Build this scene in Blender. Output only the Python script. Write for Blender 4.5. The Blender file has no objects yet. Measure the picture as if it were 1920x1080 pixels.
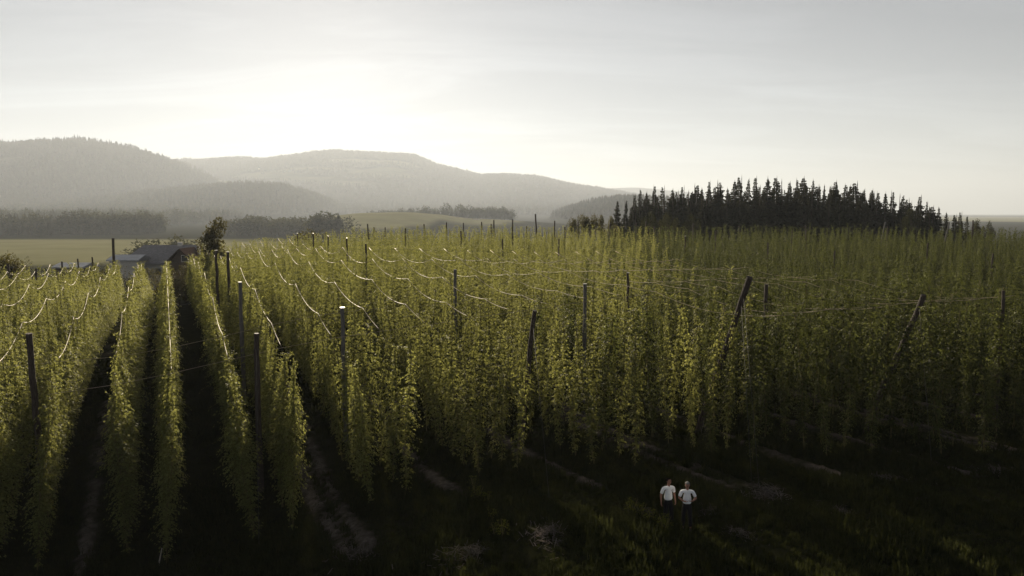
import bpy, bmesh, math, random
import numpy as np
from mathutils import Vector, Matrix, Euler

random.seed(11)
rng = np.random.default_rng(11)
R = math.radians
sc = bpy.context.scene
col = sc.collection

# ------------------------------------------------------------------ camera
FPX = 1400.0                    # focal length in pixels of the 1920 wide picture
CAMZ = 11.0
PITCH = math.atan(140.0 / FPX)
cd = bpy.data.cameras.new("camera"); cam = bpy.data.objects.new("camera", cd); col.objects.link(cam)
cd.sensor_width = 36.0; cd.lens = 36.0 * FPX / 1920.0
cd.clip_start = 0.1; cd.clip_end = 20000
cam.location = (0, 0, CAMZ); cam.rotation_euler = (R(90) - PITCH, 0, 0)
sc.camera = cam

# ------------------------------------------------------------------ light
SUN_AZ = R(-13.5)               # from +Y towards +X
SUN_EL = R(15.0)
sun_dir = Vector((math.sin(SUN_AZ) * math.cos(SUN_EL), math.cos(SUN_AZ) * math.cos(SUN_EL), math.sin(SUN_EL)))
w = bpy.data.worlds.new("World"); sc.world = w; w.use_nodes = True
nt = w.node_tree; nt.nodes.clear()
out = nt.nodes.new("ShaderNodeOutputWorld"); bg = nt.nodes.new("ShaderNodeBackground")
sky = nt.nodes.new("ShaderNodeTexSky"); sky.sky_type = 'NISHITA'; sky.sun_disc = False
sky.sun_elevation = SUN_EL; sky.sun_rotation = SUN_AZ; sky.altitude = 500
sky.air_density = 0.7; sky.dust_density = 0.2; sky.ozone_density = 1.0
hsv = nt.nodes.new("ShaderNodeHueSaturation"); hsv.inputs['Saturation'].default_value = 0.32; hsv.inputs['Value'].default_value = 0.52
tc = nt.nodes.new("ShaderNodeTexCoord"); sep = nt.nodes.new("ShaderNodeSeparateXYZ")
addz = nt.nodes.new("ShaderNodeMath"); addz.operation = 'ADD'; addz.inputs[1].default_value = 0.12
mxz = nt.nodes.new("ShaderNodeMath"); mxz.operation = 'MAXIMUM'; mxz.inputs[1].default_value = 0.05
dx = nt.nodes.new("ShaderNodeMath"); dx.operation = 'DIVIDE'
dy = nt.nodes.new("ShaderNodeMath"); dy.operation = 'DIVIDE'
cmb = nt.nodes.new("ShaderNodeCombineXYZ")
mp = nt.nodes.new("ShaderNodeMapping"); mp.inputs['Rotation'].default_value = (0, 0, R(12)); mp.inputs['Scale'].default_value = (0.55, 1.5, 1)
nz = nt.nodes.new("ShaderNodeTexNoise"); nz.inputs['Scale'].default_value = 1.3; nz.inputs['Detail'].default_value = 9; nz.inputs['Roughness'].default_value = 0.6; nz.inputs['Distortion'].default_value = 0.7
rmp = nt.nodes.new("ShaderNodeValToRGB"); rmp.color_ramp.elements[0].position = 0.44; rmp.color_ramp.elements[1].position = 0.75
rmp.color_ramp.elements[0].color = (1.02, 1.0, 0.965, 1); rmp.color_ramp.elements[1].color = (1.24, 1.21, 1.165, 1)
mul = nt.nodes.new("ShaderNodeMix"); mul.data_type = 'RGBA'; mul.blend_type = 'MULTIPLY'; mul.inputs[0].default_value = 1.0
L = nt.links.new
L(tc.outputs['Generated'], sep.inputs[0]); L(sep.outputs[2], addz.inputs[0]); L(addz.outputs[0], mxz.inputs[0])
L(sep.outputs[0], dx.inputs[0]); L(mxz.outputs[0], dx.inputs[1]); L(sep.outputs[1], dy.inputs[0]); L(mxz.outputs[0], dy.inputs[1])
L(dx.outputs[0], cmb.inputs[0]); L(dy.outputs[0], cmb.inputs[1]); L(cmb.outputs[0], mp.inputs[0]); L(mp.outputs[0], nz.inputs['Vector'])
L(nz.outputs[0], rmp.inputs[0]); L(sky.outputs[0], hsv.inputs['Color']); L(hsv.outputs[0], mul.inputs[6]); L(rmp.outputs[0], mul.inputs[7])
L(mul.outputs[2], bg.inputs[0]); L(bg.outputs[0], out.inputs[0])
bg.inputs[1].default_value = 0.05

sd = bpy.data.lights.new("sun", 'SUN'); sd.energy = 5.0; sd.angle = R(0.6); sd.color = (1.0, 0.85, 0.64)
so = bpy.data.objects.new("sun", sd); col.objects.link(so)
so.rotation_euler = sun_dir.to_track_quat('Z', 'Y').to_euler()

vs = sc.view_settings
vs.view_transform = 'Standard'; vs.look = 'None'; vs.gamma = 1.0; vs.exposure = 1.6
HAZE_DENSITY = 0.000135
HAZE_ANISO = 0.27
cy = sc.cycles if hasattr(sc, "cycles") else None
sc.render.engine = 'CYCLES'
cy = sc.cycles
cy.use_denoising = True
try: cy.denoiser = 'OPENIMAGEDENOISE'
except Exception: pass
cy.max_bounces = 6; cy.diffuse_bounces = 1; cy.transmission_bounces = 2; cy.volume_bounces = 1; cy.glossy_bounces = 2
cy.use_adaptive_sampling = True; cy.adaptive_threshold = 0.01

# ------------------------------------------------------------------ helpers
SP, CP = math.sin(PITCH), math.cos(PITCH)
def ray(px, py):
    v = (540 - py) / FPX
    return Vector(((px - 960) / FPX, CP + v * SP, -SP + v * CP))
def at(px, py, Y):
    d = ray(px, py); d = d * (Y / d.y)
    return Vector((d.x, d.y, CAMZ + d.z))

def smooth(x, a, b):
    t = np.clip((np.asarray(x, float) - a) / (b - a), 0, 1)
    return t * t * (3 - 2 * t)

def mesh(name, verts, faces, mat=None, smooth_shade=False):
    me = bpy.data.meshes.new(name)
    me.from_pydata([tuple(v) for v in verts], [], [tuple(f) for f in faces])
    if mat: me.materials.append(mat)
    if smooth_shade:
        me.polygons.foreach_set("use_smooth", [True] * len(me.polygons))
    me.update()
    return me
def link(name, me, parent=None, loc=None, rot=None, scale=None):
    o = bpy.data.objects.new(name, me); col.objects.link(o)
    if parent is not None: o.parent = parent
    if loc is not None: o.location = loc
    if rot is not None: o.rotation_euler = rot
    if scale is not None: o.scale = scale
    return o
def tag(o, label=None, cat=None, group=None, kind=None):
    if label: o["label"] = label
    if cat: o["category"] = cat
    if group: o["group"] = group
    if kind: o["kind"] = kind
    return o
def empty(name, loc, rot=(0, 0, 0), scale=(1, 1, 1)):
    o = bpy.data.objects.new(name, None); col.objects.link(o); o.empty_display_size = 0.2
    o.location = loc; o.rotation_euler = rot; o.scale = scale
    return o
ONES = "zeroth first second third fourth fifth sixth seventh eighth ninth tenth eleventh twelfth thirteenth fourteenth fifteenth sixteenth seventeenth eighteenth nineteenth".split()
TENS = {20: ("twenty", "twentieth"), 30: ("thirty", "thirtieth"), 40: ("forty", "fortieth"), 50: ("fifty", "fiftieth"), 60: ("sixty", "sixtieth"), 70: ("seventy", "seventieth"), 80: ("eighty", "eightieth"), 90: ("ninety", "ninetieth")}
def nth(n):
    if n < 20: return ONES[n]
    t = n // 10 * 10
    return TENS[t][1] if n == t else TENS[t][0] + "-" + ONES[n - t]

class MB:
    """collects verts and faces"""
    def __init__(s): s.v = []; s.f = []
    def add(s, verts, faces):
        b = len(s.v); s.v += [tuple(p) for p in verts]; s.f += [tuple(i + b for i in f) for f in faces]
    def box(s, a, b):
        x0, y0, z0 = a; x1, y1, z1 = b
        s.add([(x0,y0,z0),(x1,y0,z0),(x1,y1,z0),(x0,y1,z0),(x0,y0,z1),(x1,y0,z1),(x1,y1,z1),(x0,y1,z1)],
              [(0,3,2,1),(4,5,6,7),(0,1,5,4),(1,2,6,5),(2,3,7,6),(3,0,4,7)])
    def tube(s, pts, rad, n=6, cap=True):
        pts = [Vector(p) for p in pts]; rings = []
        rads = rad if isinstance(rad, (list, tuple)) else [rad] * len(pts)
        for i, p in enumerate(pts):
            t = (pts[min(i + 1, len(pts) - 1)] - pts[max(i - 1, 0)]).normalized()
            up = Vector((0, 0, 1)) if abs(t.z) < 0.9 else Vector((1, 0, 0))
            a = t.cross(up).normalized(); b = t.cross(a).normalized()
            rings.append([p + (a * math.cos(2 * math.pi * k / n) + b * math.sin(2 * math.pi * k / n)) * rads[i] for k in range(n)])
        vv = [q for r in rings for q in r]; ff = []
        for i in range(len(pts) - 1):
            for k in range(n):
                ff.append((i * n + k, i * n + (k + 1) % n, (i + 1) * n + (k + 1) % n, (i + 1) * n + k))
        if cap:
            ff.append(tuple(range(n))[::-1]); ff.append(tuple((len(pts) - 1) * n + k for k in range(n)))
        s.add(vv, ff)
    def mesh(s, name, mat, sm=False): return mesh(name, s.v, s.f, mat, sm)

# ------------------------------------------------------------------ materials
def new_mat(name):
    m = bpy.data.materials.new(name); m.use_nodes = True
    m.node_tree.nodes.clear()
    return m, m.node_tree
def leaf_mat(name, c1, c2, trans_c, trans=0.45, rough=0.55, obj_var=0.25, spec=0.3):
    m, t = new_mat(name); N = t.nodes.new; K = t.links.new
    o = N("ShaderNodeOutputMaterial"); geo = N("ShaderNodeNewGeometry"); oi = N("ShaderNodeObjectInfo")
    ramp = N("ShaderNodeValToRGB"); ramp.color_ramp.elements[0].position = 0.15; ramp.color_ramp.elements[0].color = (*c1, 1); ramp.color_ramp.elements[1].color = (*c2, 1)
    K(geo.outputs['Random Per Island'], ramp.inputs[0])
    h = N("ShaderNodeHueSaturation"); mr = N("ShaderNodeMapRange"); mr.inputs['To Min'].default_value = 1 - obj_var; mr.inputs['To Max'].default_value = 1 + obj_var
    K(oi.outputs['Random'], mr.inputs['Value']); K(mr.outputs[0], h.inputs['Value']); mh = N("ShaderNodeMapRange"); mh.inputs['To Min'].default_value = 0.515; mh.inputs['To Max'].default_value = 0.485; K(oi.outputs['Random'], mh.inputs['Value']); K(mh.outputs[0], h.inputs['Hue']); K(ramp.outputs[0], h.inputs['Color'])
    p = N("ShaderNodeBsdfPrincipled"); p.inputs['Roughness'].default_value = rough; p.inputs['Specular IOR Level'].default_value = spec
    K(h.outputs[0], p.inputs['Base Color'])
    tr = N("ShaderNodeBsdfTranslucent"); h2 = N("ShaderNodeHueSaturation"); h2.inputs['Color'].default_value = (*trans_c, 1)
    K(mr.outputs[0], h2.inputs['Value']); K(h2.outputs[0], tr.inputs['Color'])
    mix = N("ShaderNodeMixShader"); mix.inputs[0].default_value = trans
    K(p.outputs[0], mix.inputs[1]); K(tr.outputs[0], mix.inputs[2]); K(mix.outputs[0], o.inputs[0])
    return m
def noise_mat(name, c1, c2, scale=5.0, rough=0.85, bump=0.3, detail=6, stretch=(1, 1, 1), spec=0.2, coord='Object', metallic=0.0, bdist=0.02):
    m, t = new_mat(name); N = t.nodes.new; K = t.links.new
    o = N("ShaderNodeOutputMaterial"); tcx = N("ShaderNodeTexCoord"); mpx = N("ShaderNodeMapping"); mpx.inputs['Scale'].default_value = stretch
    n = N("ShaderNodeTexNoise"); n.inputs['Scale'].default_value = scale; n.inputs['Detail'].default_value = detail
    r = N("ShaderNodeValToRGB"); r.color_ramp.elements[0].color = (*c1, 1); r.color_ramp.elements[1].color = (*c2, 1)
    r.color_ramp.elements[0].position = 0.3; r.color_ramp.elements[1].position = 0.7
    p = N("ShaderNodeBsdfPrincipled"); p.inputs['Roughness'].default_value = rough; p.inputs['Specular IOR Level'].default_value = spec; p.inputs['Metallic'].default_value = metallic
    K(tcx.outputs[coord], mpx.inputs[0]); K(mpx.outputs[0], n.inputs['Vector']); K(n.outputs[0], r.inputs[0]); K(r.outputs[0], p.inputs['Base Color'])
    if bump:
        b = N("ShaderNodeBump"); b.inputs['Strength'].default_value = bump; b.inputs['Distance'].default_value = bdist
        K(n.outputs[0], b.inputs['Height']); K(b.outputs[0], p.inputs['Normal'])
    K(p.outputs[0], o.inputs[0])
    return m
M = {}
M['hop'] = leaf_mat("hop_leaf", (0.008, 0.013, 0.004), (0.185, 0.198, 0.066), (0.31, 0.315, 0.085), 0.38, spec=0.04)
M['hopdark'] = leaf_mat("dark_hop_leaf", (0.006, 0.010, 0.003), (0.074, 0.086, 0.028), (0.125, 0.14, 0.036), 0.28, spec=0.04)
M['bine'] = noise_mat("bine_stem", (0.10, 0.085, 0.03), (0.17, 0.14, 0.06), 8)
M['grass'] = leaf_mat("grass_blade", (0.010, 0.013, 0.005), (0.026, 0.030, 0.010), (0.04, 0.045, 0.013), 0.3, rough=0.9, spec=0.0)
M['weed'] = leaf_mat("weed_leaf_painted_sun", (0.04, 0.05, 0.008), (0.12, 0.13, 0.02), (0.16, 0.16, 0.03), 0.35, spec=0.0)  # lighter yellow-green leaf colour stands in for patches of sunlight
M['spruce'] = leaf_mat("spruce_needles", (0.014, 0.019, 0.011), (0.038, 0.040, 0.019), (0.05, 0.045, 0.018), 0.15, spec=0.03)
M['tree'] = leaf_mat("tree_leaf", (0.016, 0.020, 0.007), (0.052, 0.050, 0.018), (0.09, 0.08, 0.02), 0.3, spec=0.05)
M['fartree'] = leaf_mat("far_tree_leaf", (0.02, 0.025, 0.012), (0.05, 0.05, 0.022), (0.07, 0.07, 0.025), 0.2, spec=0.0)
M['bark'] = noise_mat("bark", (0.03, 0.022, 0.016), (0.075, 0.055, 0.04), 6, stretch=(1, 1, 0.2), bump=0.6)
M['pole'] = noise_mat("pole_wood", (0.030, 0.022, 0.018), (0.085, 0.065, 0.055), 9, stretch=(3, 3, 0.3), bump=0.6, rough=0.8)
M['polegrey'] = noise_mat("weathered_pole_wood", (0.08, 0.075, 0.075), (0.17, 0.16, 0.155), 9, stretch=(3, 3, 0.3), bump=0.6, rough=0.8)
M['cap'] = noise_mat("pole_cap_metal", (0.45, 0.43, 0.4), (0.6, 0.58, 0.54), 20, rough=0.45, bump=0.1)
M['wire'] = noise_mat("trellis_wire", (0.30, 0.24, 0.17), (0.50, 0.41, 0.30), 12, rough=0.6, bump=0, coord='Object')
M['guy'] = noise_mat("guy_wire", (0.05, 0.05, 0.05), (0.10, 0.10, 0.095), 12, rough=0.8, bump=0, metallic=0.0)
M['roof'] = noise_mat("slate_roof", (0.20, 0.19, 0.195), (0.30, 0.285, 0.29), 3, rough=0.9, bump=0.3, spec=0.05)
M['roofbrown'] = noise_mat("brown_roof", (0.05, 0.035, 0.03), (0.09, 0.06, 0.05), 3, rough=0.9, bump=0.3, spec=0.0)
M['plaster'] = noise_mat("plaster", (0.5, 0.48, 0.44), (0.62, 0.59, 0.55), 2, rough=0.9, bump=0.1)
M['sheet'] = noise_mat("pale_sheet_roof", (0.34, 0.34, 0.36), (0.46, 0.46, 0.47), 1.5, rough=0.35, bump=0.05)
M['timber'] = noise_mat("timber_wall", (0.05, 0.035, 0.025), (0.10, 0.07, 0.05), 4, stretch=(3, 3, 0.4), bump=0.3)
M['glass'] = noise_mat("window_glass", (0.03, 0.035, 0.04), (0.06, 0.065, 0.07), 1, rough=0.08, bump=0, spec=0.6)
M['white'] = noise_mat("white_shirt", (0.84, 0.86, 0.89), (0.90, 0.91, 0.93), 7, rough=0.85, bump=0.5, bdist=0.02)
M['trouser'] = noise_mat("dark_trousers", (0.004, 0.004, 0.005), (0.008, 0.008, 0.010), 9, rough=0.85, bump=0.3)
M['skin'] = noise_mat("skin", (0.26, 0.13, 0.09), (0.36, 0.19, 0.13), 14, rough=0.55, bump=0.1)
M['darkhair'] = noise_mat("dark_hair", (0.008, 0.006, 0.005), (0.018, 0.014, 0.012), 30, rough=0.95, bump=0.5, spec=0.0)
M['greyhair'] = noise_mat("grey_hair", (0.16, 0.155, 0.15), (0.30, 0.29, 0.28), 30, rough=0.95, bump=0.5)
M['leather'] = noise_mat("shoe_leather", (0.012, 0.010, 0.009), (0.025, 0.02, 0.018), 12, rough=0.4, bump=0.1)
M['metal'] = noise_mat("belt_buckle", (0.4, 0.38, 0.34), (0.5, 0.48, 0.44), 5, rough=0.35, bump=0, metallic=0.8)
M['eye'] = noise_mat("eye", (0.02, 0.015, 0.012), (0.03, 0.02, 0.02), 5, rough=0.2, bump=0)
M['stake'] = noise_mat("pale_stake", (0.45, 0.4, 0.32), (0.6, 0.55, 0.45), 6, stretch=(1, 1, 0.2))

# ------------------------------------------------------------------ terrain
ROW = 2.5                         # distance between hop rows
AZ = math.atan((311 - 960) / FPX) # direction of the rows
RC, RS = math.cos(AZ), math.sin(AZ)
WIRE_H = 6.6
def uv2xy(u, v): return (u * RC + v * RS, v * RC - u * RS)
def xy2uv(x, y): return (x * RC - y * RS, x * RS + y * RC)

ctl = []                          # (x, y, ground z)
def ctl_wire(px, py, Y, h=WIRE_H):
    p = at(px, py, Y); ctl.append((p.x, p.y, p.z - h))
for a in [(616,633,37.9),(592,587,41),(552,534,47.8),(515,495,56.5),(483,473,66.8),
          (205,670,36.8),(215,622,40.7),(229,565,47.5),(246,525,60),(261,500,78),
          (712,627,38.4),(676,578,42.2),(625,533,49.1),(576,493,58),(512,471,76.6),
          (792,610,40),(762,576,42.7),(694,528,50.2),(906,566,45.2),(1097,541,48.3),
          (96,670,36.1),(110,626,38.5),(149,571,47.8),(179,528,58.7),(208,502,75.5),
          (345,488,95),(440,462,98),(540,445,115),(650,434,122),(760,428,128),(1000,424,130),(1300,426,130),(1600,428,130),(1900,434,125),
          (1500,600,34.8),(1880,592,34.8),(1250,602,35.5),(1500,508,62),(1850,512,62),(1200,470,85),(1600,458,90),(950,470,80),
          (0,503,85),(100,497,88),(250,492,92)]: ctl_wire(*a)
for px, py, Y in [(1270,993,26),(1700,1000,25),(960,1010,25.5),(1270,1075,22.5),(1750,1075,22.5),(75,1062,30.5),(300,1062,30),(640,1040,27.5),(300,1220,24),(640,1200,22.5),(1270,1400,15),(1700,1400,15),(500,1500,15)]:
    p = at(px, py, Y); ctl.append((p.x, p.y, p.z))
ctl += [(-72,150,-3.8),(-20,160,1.5),(40,175,1.5),(110,175,0.5),(150,120,0.0),(80,60,-1.0),(-80,50,-4.5),(-100,110,-5.0),(60,15,0.0),(-60,15,-3.5),(0,0,-0.3),(60,-30,0.5),(-60,-30,-3.5)]
ctl = np.array(ctl)
def _phi(r2): return np.where(r2 > 1e-12, 0.5 * r2 * np.log(np.maximum(r2, 1e-12)), 0.0)
CS = 50.0
_P = ctl[:, :2] / CS
_n = len(ctl)
_K = _phi(((_P[:, None] - _P[None]) ** 2).sum(-1)) + np.eye(_n) * 0.004
_A = np.zeros((_n + 3, _n + 3)); _A[:_n, :_n] = _K; _A[:_n, _n] = 1; _A[:_n, _n + 1:] = _P; _A[_n, :_n] = 1; _A[_n + 1:, :_n] = _P.T
_W = np.linalg.solve(_A, np.concatenate([ctl[:, 2], np.zeros(3)]))
def near_h(x, y):
    x = np.clip(np.asarray(x, float), -100, 150); y = np.clip(np.asarray(y, float), -30, 175)
    sh = np.broadcast(x, y).shape
    X = np.broadcast_to(x, sh).ravel() / CS; Y = np.broadcast_to(y, sh).ravel() / CS
    o = np.empty(len(X))
    for a in range(0, len(X), 20000):
        b = slice(a, a + 20000)
        r2 = (X[b, None] - _P[None, :, 0]) ** 2 + (Y[b, None] - _P[None, :, 1]) ** 2
        o[b] = _phi(r2) @ _W[:_n] + _W[_n] + X[b] * _W[_n + 1] + Y[b] * _W[_n + 2]
    return o.reshape(sh)

# hills: crest profiles given as world x, world z at a depth
def crest(Y, pts, low):
    P = [at(px, py, Y) for px, py in pts]
    return (Y, np.array([p.x for p in P]), np.array([p.z for p in P]), low)
RIDGES = [
    # depth, profile, width towards the viewer, width behind
    (crest(4150, [(-900,420),(-500,330),(-200,286),(0,276),(60,279),(150,270),(230,281),(310,304),(400,345),(480,385),(560,430),(640,480)], 0), 1150, 1400),
    (crest(3300, [(-600,470),(100,420),(250,375),(400,357),(480,352),(540,355),(590,374),(640,402),(700,440),(760,480)], 0), 710, 640),
    (crest(6600, [(200,420),(300,330),(340,308),(400,306),(470,301),(520,305),(560,298),(640,288),(700,292),(780,296),(820,313),(900,333),(960,333),(1000,335),(1060,349),(1150,364),(1250,385),(1400,420)], 0), 1900, 1900),
    (crest(10200, [(900,400),(1050,356),(1190,352),(1280,360),(1400,385),(1600,402),(1800,403),(1850,405),(1920,411),(2000,408),(2300,400),(2800,395)], 0), 1900, 2800),
    (crest(2400, [(960,440),(1000,424),(1060,399),(1110,382),(1160,376),(1230,380),(1320,395),(1450,430)], 0), 540, 700),
]
VALLEY = -13.0
def hill_h(x, y):
    z = np.full(np.broadcast(x, y).shape, VALLEY, float)
    z = z + 23 * np.exp(-((x + 215) / 110.0) ** 4 - ((y - 1220) / 220.0) ** 2) * (0.95 - 0.0012 * (x + 215)) + 15 * np.exp(-((x + 75) / 160.0) ** 2 - ((y - 1400) / 200.0) ** 2)
    for (Y, X, Z, low), wf, wb in RIDGES:
        h = np.interp(x, X, Z) - VALLEY
        h = np.maximum(h, 0)
        d = y - Y
        wd = np.where(d < 0, wf, wb)
        k = 1.5 * np.sin(x / 61.0 + Y) + np.sin(y / 43.0)
        z = np.maximum(z, VALLEY + h * np.exp(-(d / wd) ** 2) + k * np.exp(-(d / wd) ** 2) * (h > 0))
    return z
def ground_h(x, y):
    x = np.asarray(x, float); y = np.asarray(y, float)
    r = np.sqrt((x * 0.9) ** 2 + (y - 40) ** 2)
    t = smooth(r, 135, 330)
    return near_h(x, y) * (1 - t) + hill_h(x, y) * t
def gz(x, y): return float(ground_h(np.array([x]), np.array([y]))[0])

# field limits
def front_depth(x):
    return np.where(np.asarray(x) < -7, 31.0, 34.3) + 0.35 * np.sin(np.asarray(x) * 0.9)
def front_depth_lin(x):
    return 30.2 + 4.1 * smooth(x, -12, -1)
def back_depth(i):
    return 90.0 if i <= 0 else (97.0 if i == 1 else (116.0 + min(i, 8) * 1.6))

def soil_mask(x, y):
    u, v = xy2uv(x, y)
    k = np.round((u / ROW - 0.5) / 2)
    q = np.abs(u / ROW - 0.5 - 2 * k) * ROW
    q = np.abs(q - 0.45 * ((k % 3) == 1))
    s = (1 - smooth(q, 0.18, 0.48)) * (k != 0)
    fd = front_depth_lin(x)
    fade = smooth(y, fd - 5.0 + 1.6 * np.sin(u * 1.7) + np.sin(u * 0.63 + 2), fd - 3.2 + 1.6 * np.sin(u * 1.7) + np.sin(u * 0.63 + 2))
    return s * fade * (1 - smooth(y, 128, 134))
def meadow_mask(x, y):
    z = np.zeros(np.broadcast(x, y).shape)
    def ell(cx, cy, rx, ry, ang=0):
        c, s = math.cos(ang), math.sin(ang)
        X = (x - cx) * c + (y - cy) * s; Y = -(x - cx) * s + (y - cy) * c
        return 1 - smooth(np.sqrt((X / rx) ** 2 + (Y / ry) ** 2), 0.85, 1.05)
    for a in [(-400,500,300,210,0.0),(-215,1120,105,210,0),(-90,1320,130,90,0),(-2150,4820,560,130,-0.25),(-1500,4410,640,95,-0.5),(-1200,3560,320,48,-0.7),
              (-1370,4940,560,150,-0.3),(-910,5270,260,190,0.4),(-1070,5700,390,130,0.1),(-2460,3350,260,86,0.3),(-1500,5270,430,72,0.2),(2500,3500,1450,2400,0)]:
        z = np.maximum(z, ell(*a))
    return z

def grid_mesh(name, xs, ys, mat, hole=None, zoff=0.0, bump=0.0):
    X, Y = np.meshgrid(xs, ys)
    Z = ground_h(X, Y) + zoff
    if bump:
        Z = Z + 0.13 * soil_mask(X, Y) + bump * (np.sin(X * 2.3 + Y) * np.sin(Y * 1.9 - X * 0.7) + 0.6 * np.sin(X * 5.1) * np.sin(Y * 4.3))
    nx, ny = len(xs), len(ys)
    v = np.stack([X.ravel(), Y.ravel(), Z.ravel()], 1)
    idx = np.arange(nx * ny).reshape(ny, nx)
    f = np.stack([idx[:-1, :-1], idx[:-1, 1:], idx[1:, 1:], idx[1:, :-1]], -1).reshape(-1, 4)
    if hole is not None:
        x0, x1, y0, y1 = hole
        cx = v[f][:, :, 0].mean(1); cyy = v[f][:, :, 1].mean(1)
        f = f[~((cx > x0) & (cx < x1) & (cyy > y0) & (cyy < y1))]
    me = bpy.data.meshes.new(name)
    me.from_pydata(v.tolist(), [], f.tolist())
    me.materials.append(mat)
    me.polygons.foreach_set("use_smooth", [True] * len(me.polygons))
    for an, fn in (("soil", soil_mask), ("meadow", meadow_mask)):
        at_ = me.attributes.new(an, 'FLOAT', 'POINT'); at_.data.foreach_set("value", np.ascontiguousarray(fn(v[:, 0], v[:, 1]), dtype=np.float32))
    return me

def ground_material():
    m, t = new_mat("ground_grass_and_soil"); N = t.nodes.new; K = t.links.new
    o = N("ShaderNodeOutputMaterial"); p = N("ShaderNodeBsdfPrincipled"); p.inputs['Roughness'].default_value = 0.95; p.inputs['Specular IOR Level'].default_value = 0.0
    geo = N("ShaderNodeNewGeometry")
    def noise(s, d=6, r=0.6):
        n = N("ShaderNodeTexNoise"); n.inputs['Scale'].default_value = s; n.inputs['Detail'].default_value = d; n.inputs['Roughness'].default_value = r
        K(geo.outputs['Position'], n.inputs['Vector']); return n
    def ramp(src, p0, c0, p1, c1):
        r = N("ShaderNodeValToRGB"); r.color_ramp.elements[0].position = p0; r.color_ramp.elements[1].position = p1
        r.color_ramp.elements[0].color = (*c0, 1); r.color_ramp.elements[1].color = (*c1, 1); K(src, r.inputs[0]); return r
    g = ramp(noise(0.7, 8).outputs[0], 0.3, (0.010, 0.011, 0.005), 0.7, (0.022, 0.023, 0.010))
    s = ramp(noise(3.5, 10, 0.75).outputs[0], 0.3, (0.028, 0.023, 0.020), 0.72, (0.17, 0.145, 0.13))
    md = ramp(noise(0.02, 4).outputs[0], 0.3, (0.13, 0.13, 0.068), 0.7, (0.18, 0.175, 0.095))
    a1 = N("ShaderNodeAttribute"); a1.attribute_name = "soil"; a2 = N("ShaderNodeAttribute"); a2.attribute_name = "meadow"
    brk = N("ShaderNodeMapRange"); brk.inputs['From Min'].default_value = 0.40; brk.inputs['From Max'].default_value = 0.56
    K(noise(0.55, 7, 0.7).outputs[0], brk.inputs['Value'])
    mm = N("ShaderNodeMath"); mm.operation = 'MULTIPLY'; K(a1.outputs['Fac'], mm.inputs[0]); K(brk.outputs[0], mm.inputs[1])
    x1 = N("ShaderNodeMix"); x1.data_type = 'RGBA'; K(mm.outputs[0], x1.inputs[0]); K(g.outputs[0], x1.inputs[6]); K(s.outputs[0], x1.inputs[7])
    x2 = N("ShaderNodeMix"); x2.data_type = 'RGBA'; K(a2.outputs['Fac'], x2.inputs[0]); K(x1.outputs[2], x2.inputs[6]); K(md.outputs[0], x2.inputs[7])
    b = N("ShaderNodeBump"); b.inputs['Strength'].default_value = 0.8; b.inputs['Distance'].default_value = 0.06
    K(noise(6, 8, 0.7).outputs[0], b.inputs['Height']); K(b.outputs[0], p.inputs['Normal'])
    K(x2.outputs[2], p.inputs['Base Color']); K(p.outputs[0], o.inputs[0])
    return m
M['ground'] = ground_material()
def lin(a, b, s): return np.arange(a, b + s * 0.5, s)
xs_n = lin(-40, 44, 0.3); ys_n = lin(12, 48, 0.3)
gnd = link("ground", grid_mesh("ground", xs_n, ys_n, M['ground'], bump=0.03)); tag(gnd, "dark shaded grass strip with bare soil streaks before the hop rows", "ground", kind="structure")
def graded(lo, hi, a, b, step, grow=1.10, mx=60):
    mid = list(lin(a, b, step)); s = step; x = b; r = []
    while x < hi: s = min(s * grow, mx); x += s; r.append(x)
    s = step; x = a; l = []
    while x > lo: s = min(s * grow, mx); x -= s; l.append(x)
    return np.array(l[::-1] + mid + r)
xs_f = graded(-11500, 11500, -140, 140, 2.0, mx=110); ys_f = graded(-2000, 14800, -20, 180, 2.0, mx=110)
far = link("terrain", grid_mesh("terrain", xs_f, ys_f, M['ground'], hole=(-38, 42, 14, 46), zoff=-0.12)); tag(far, "rolling valley floor, meadows and far hills beyond the hop field", "terrain", kind="structure")

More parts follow.
